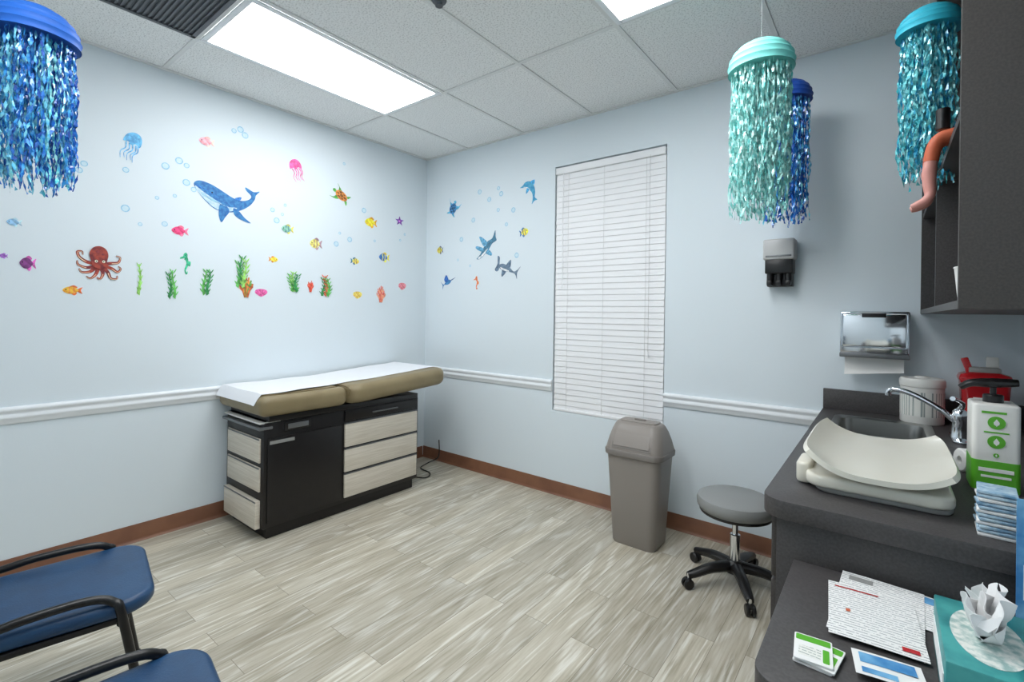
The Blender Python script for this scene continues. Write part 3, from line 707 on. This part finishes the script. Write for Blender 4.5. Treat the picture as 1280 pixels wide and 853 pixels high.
def star():
    pts=[]
    for k in range(10):
        r=.5 if k%2==0 else .2; a=pi/2+k*pi/5; pts.append((r*math.cos(a),r*math.sin(a)))
    decal('starfish_wall_decal','L',-.32,2.17,.10,.09,[(dm((110,60,150)),pts),(dm((190,120,190)),el(0,0,.1,.1))])
star()
def octo():
    c=(176,74,58);c2=(120,44,50)
    l=[]
    arms=[[(-.1,-.05),(-.3,-.0),(-.45,.12),(-.5,.28),(-.4,.3),(-.38,.2)],[(-.1,-.12),(-.3,-.18),(-.48,-.1),(-.5,.02)],[(-.08,-.15),(-.22,-.3),(-.4,-.32),(-.46,-.22)],[(-.03,-.15),(-.08,-.36),(-.2,-.5),(-.3,-.44)],
          [(.03,-.15),(.08,-.34),(.02,-.5),(-.06,-.46)],[(.08,-.14),(.2,-.3),(.26,-.46),(.4,-.48),(.42,-.38)],[(.1,-.1),(.28,-.16),(.42,-.26),(.5,-.16),(.44,-.08)],[(.1,-.05),(.28,.0),(.44,.04),(.48,.2),(.38,.24)]]
    for a in arms: l.append((dm(c,c2),strip(a,.055,.015)))
    for a in arms: l.append((dm((232,170,140)),strip([(x,y-.012) for x,y in a[1:]],.012,.004)))
    l+= [(dm(c,c2),sp([(-.16,-.12),(-.2,.05),(-.24,.25),(-.16,.44),(.0,.5),(.14,.42),(.2,.24),(.17,.05),(.14,-.12),(0,-.2)])),(dm(c2),el(-.05,.33,.05,.04)),(dm(c2),el(.07,.25,.035,.03)),(dm((240,220,180)),el(-.08,.03,.035,.04)),(dm((240,220,180)),el(.09,.03,.035,.04)),(K1,el(-.08,.03,.015,.02)),(K1,el(.09,.03,.015,.02))]
    decal('octopus_wall_decal','L',-2.38,1.61,.185,.18,l)
octo()
def seah(wall,c,z,w,h,c1,flip=1):
    l=[(dm(c1),strip([(-.05,.3),(.12,.22),(.2,.02),(.1,-.14),(.0,-.28),(.08,-.42),(.2,-.4),(.18,-.32)],.13,.02)),(dm(c1),sp([(-.15,.42),(.05,.5),(.2,.4),(.12,.26),(-.08,.25),(-.45,.2),(-.45,.27),(-.2,.33)])),(dm(c1),sp([(.26,.1),(.48,.1),(.45,-.08),(.28,-.08)])),(K1,el(-.02,.38,.05,.02))]
    decal('seahorse_wall_decal',wall,c,z,w,h,l,flip)
seah('L',-1.97,1.64,.06,.14,(50,160,120)); seah('B',.645,1.618,.06,.12,(226,110,60))
def weed(c,z,w,h,cols,nst=3,seed=0):
    r=random.Random(seed); l=[]
    for s in range(nst):
        x=(s-(nst-1)/2)*(.5/max(nst,1)); top=.5-abs(x)*.8-r.uniform(0,.1); ph=r.uniform(0,6)
        P=[(x+.10*math.sin(ph+t*5),-.5+(top+.5)*t) for t in [0,.2,.4,.6,.8,1]]
        m=dm(cols[s%len(cols)]); l.append((m,strip(P,.10,.03,asp=1 if nst>1 else 1.6)))
        for k in range(1,6):
            q=P[k]
            for sd in(-1,1): l.append((m,el(q[0]+sd*.13,q[1]-.03,.13,.028,sd*.6,10)))
    decal('seaweed_wall_decal','L',c,z,w,h,l)
G1=(84,160,76);G2=(44,124,66);G3=(130,185,90)
weed(-2.20,1.53,.05,.18,[G3],1,1); weed(-2.04,1.52,.075,.19,[G2,G1],2,2); weed(-1.85,1.543,.085,.18,[G1,G2],2,3)
weed(-1.28,1.573,.11,.15,[G1,G3,G2],3,4); weed(-1.025,1.56,.11,.17,[G2,(200,90,60),G1],3,5)
weed(-1.64,1.62,.10,.22,[G1,G2,G3],3,6)
def coral(c,z,w,h,cols,seed):
    r=random.Random(seed); l=[]
    for k in range(7):
        a=-.9+1.8*k/6; m=dm(cols[k%len(cols)]); x1=.42*math.sin(a); y1=-.5+.9*math.cos(a)*r.uniform(.8,1.05)
        l.append((m,strip([(0.05*math.sin(a),-.5),(x1*.45,-.5+(y1+.5)*.5),(x1,y1)],.06,.035)))
        for s in(-1,1): l.append((m,strip([(x1*.6,-.5+(y1+.5)*.6),(x1*.6+s*.13,-.5+(y1+.5)*.82)],.04,.025)))
    decal('coral_wall_decal','L',c,z,w,h,l)
coral(-1.61,1.53,.13,.17,[(176,90,50),(214,130,60),(80,130,60)],1); coral(-1.15,1.55,.07,.10,[(210,80,60)],2); coral(-.51,1.523,.13,.165,[(236,140,110),(228,100,90)],3)
def shell(c,z,w,h,c1):
    l=[(dm(c1),sp([(-.1,-.5),(-.45,-.05),(-.4,.35),(-.15,.5),(.15,.5),(.4,.35),(.45,-.05),(.1,-.5)]))]
    for a in(-.6,-.2,.2,.6): l.append((dm(tuple(int(v*.8) for v in c1)),strip([(0,-.4),(a*.6,.35)],.02,.03)))
    decal('seashell_wall_decal','L',c,z,w,h,l)
shell(-1.51,1.48,.09,.05,(220,90,150)); shell(-.74,1.494,.09,.055,(236,190,90)); shell(-.28,1.59,.09,.06,(236,130,140))
l=[(dm((60,150,200),(90,180,215)),sp([(-.5,.26),(-.34,.34),(-.2,.46),(.08,.46),(.3,.26),(.38,.0),(.36,-.22),(.5,-.34),(.34,-.38),(.2,-.5),(.24,-.3),(.22,-.08),(.1,.08),(-.08,.2),(-.26,.24)])),(dm((60,150,200)),sp([(.1,.44),(.34,.5),(.3,.3)])),(dm((60,150,200)),sp([(-.1,.2),(-.14,-.04),(.04,.12)])),(dm((205,228,238)),sp([(-.3,.26),(-.08,.24),(.1,.12),(-.06,.20)])),(K1,el(-.22,.34,.02,.02))]
decal('dolphin_wall_decal','B',1.19,2.318,.17,.19,l)
c1=(88,145,176)
l=[(dm(c1,(70,115,140)),sp([(-.46,-.5),(-.3,-.36),(-.12,-.1),(.08,.12),(.3,.22),(.44,.5),(.46,.26),(.5,.12),(.3,.02),(.16,-.16),(-.04,-.34),(-.26,-.5)])),(dm(c1),sp([(-.1,-.06),(-.34,.3),(-.18,.28),(.06,.08)])),(dm(c1),sp([(-.02,-.3),(.24,-.42),(.3,-.34),(.12,-.18)])),(dm(c1),sp([(-.22,-.24),(-.5,-.1),(-.44,-.02),(-.14,-.12)])),(dm((200,215,222)),sp([(-.40,-.48),(-.2,-.36),(.02,-.18),(.1,-.16),(-.06,-.34),(-.26,-.49)])),(K1,el(-.28,-.38,.02,.02))]
decal('shark_wall_decal','B',.75,1.94,.23,.23,l)
l=[(dm((96,120,142),(125,145,165)),sp([(-.36,.0),(-.2,.16),(.05,.14),(.28,.0),(.40,.12),(.5,.36),(.44,.0),(.5,-.3),(.36,-.1),(.1,-.12),(-.14,-.16),(-.3,-.12)])),(dm((86,106,126)),sp([(-.5,.42),(-.40,.4),(-.34,.1),(-.30,-.2),(-.36,-.34),(-.46,-.28),(-.42,.05)])),(dm((86,106,126)),sp([(-.06,.14),(.06,.5),(.12,.1)])),(dm((86,106,126)),sp([(-.16,-.12),(-.1,-.5),(.02,-.12)])),(dm((200,212,220)),sp([(-.26,-.06),(.1,-.06),(.1,-.11),(-.14,-.15)]))]
decal('hammerhead_shark_wall_decal','B',.98,1.727,.26,.16,l,1,-.35)
l=[(dm((50,110,175),(80,150,200)),sp([(-.2,.0),(-.05,.16),(.15,.1),(.32,.0),(.46,.26),(.40,.0),(.46,-.26),(.3,-.05),(.05,-.14),(-.14,-.1)])),(dm((60,90,130)),sp([(-.55,.04),(-.2,.05),(-.2,-.02)])),(dm((40,90,160)),sp([(-.06,.12),(.0,.5),(.2,.3),(.16,.08)])),(K1,el(-.12,.03,.015,.025))]
decal('swordfish_wall_decal','B',.30,1.635,.19,.14,l,-1,.35)
def bubbles(name,wall,pts):
    b=B(name); m=dm((140,196,224),(170,212,232)); m2=dm((200,226,238),(212,232,240)); r=random.Random(5)
    for i,(c,z) in enumerate(pts):
        rad=r.choice((.011,.016,.021)); n=18; mid=[]
        for k in range(n):
            a0=2*pi*k/n;a1=2*pi*(k+1)/n
            q=[(rad*math.cos(a0),rad*math.sin(a0)),(rad*math.cos(a1),rad*math.sin(a1)),(rad*.72*math.cos(a1),rad*.72*math.sin(a1)),(rad*.72*math.cos(a0),rad*.72*math.sin(a0))]
            b.poly([(.0014,c+u,z+v) if wall=='L' else (c+u,-.0014,z+v) for u,v in q],m)
            mid.append((rad*.72*math.cos(a0),rad*.72*math.sin(a0)))
        b.poly([(.0012,c+u,z+v) if wall=='L' else (c+u,-.0012,z+v) for u,v in mid],m2)
    b.done(sharp=False)
bubbles('bubble_wall_decals','L',[(-2.08,2.22),(-1.97,2.25),(-2.01,2.27),(-1.70,2.55),(-1.63,2.54),(-1.66,2.57),(-1.97,2.145),(-2.27,1.93),(-2.2,1.85),(-2.08,1.87),(-2.03,2.05),(-1.41,2.0),(-1.37,2.05),(-1.35,2.12),(-.88,2.54),(-2.45,2.14),(-2.47,2.1),(-2.12,2.02),(-1.93,2.11),(-.82,1.94),(-.91,1.98),(-.94,1.89),(-.31,2.0),(-.26,2.06),(-.69,2.2),(-.58,1.96),(-1.44,2.07),(-2.27,2.15)])
bubbles('bubble_wall_decals','B',[(.78,2.32),(.88,2.4),(.91,2.35),(.97,2.09),(.6,2.165),(.46,2.01),(1.04,2.2),(.67,2.4),(.57,1.77),(.88,2.22),(.42,1.83),(1.08,1.83)])

# ------------------------------------------------------------------ world
w=bpy.data.worlds.new('world'); scene.world=w; w.use_nodes=True; w.node_tree.nodes['Background'].inputs[0].default_value=(.8,.88,1,1); w.node_tree.nodes['Background'].inputs[1].default_value=.3
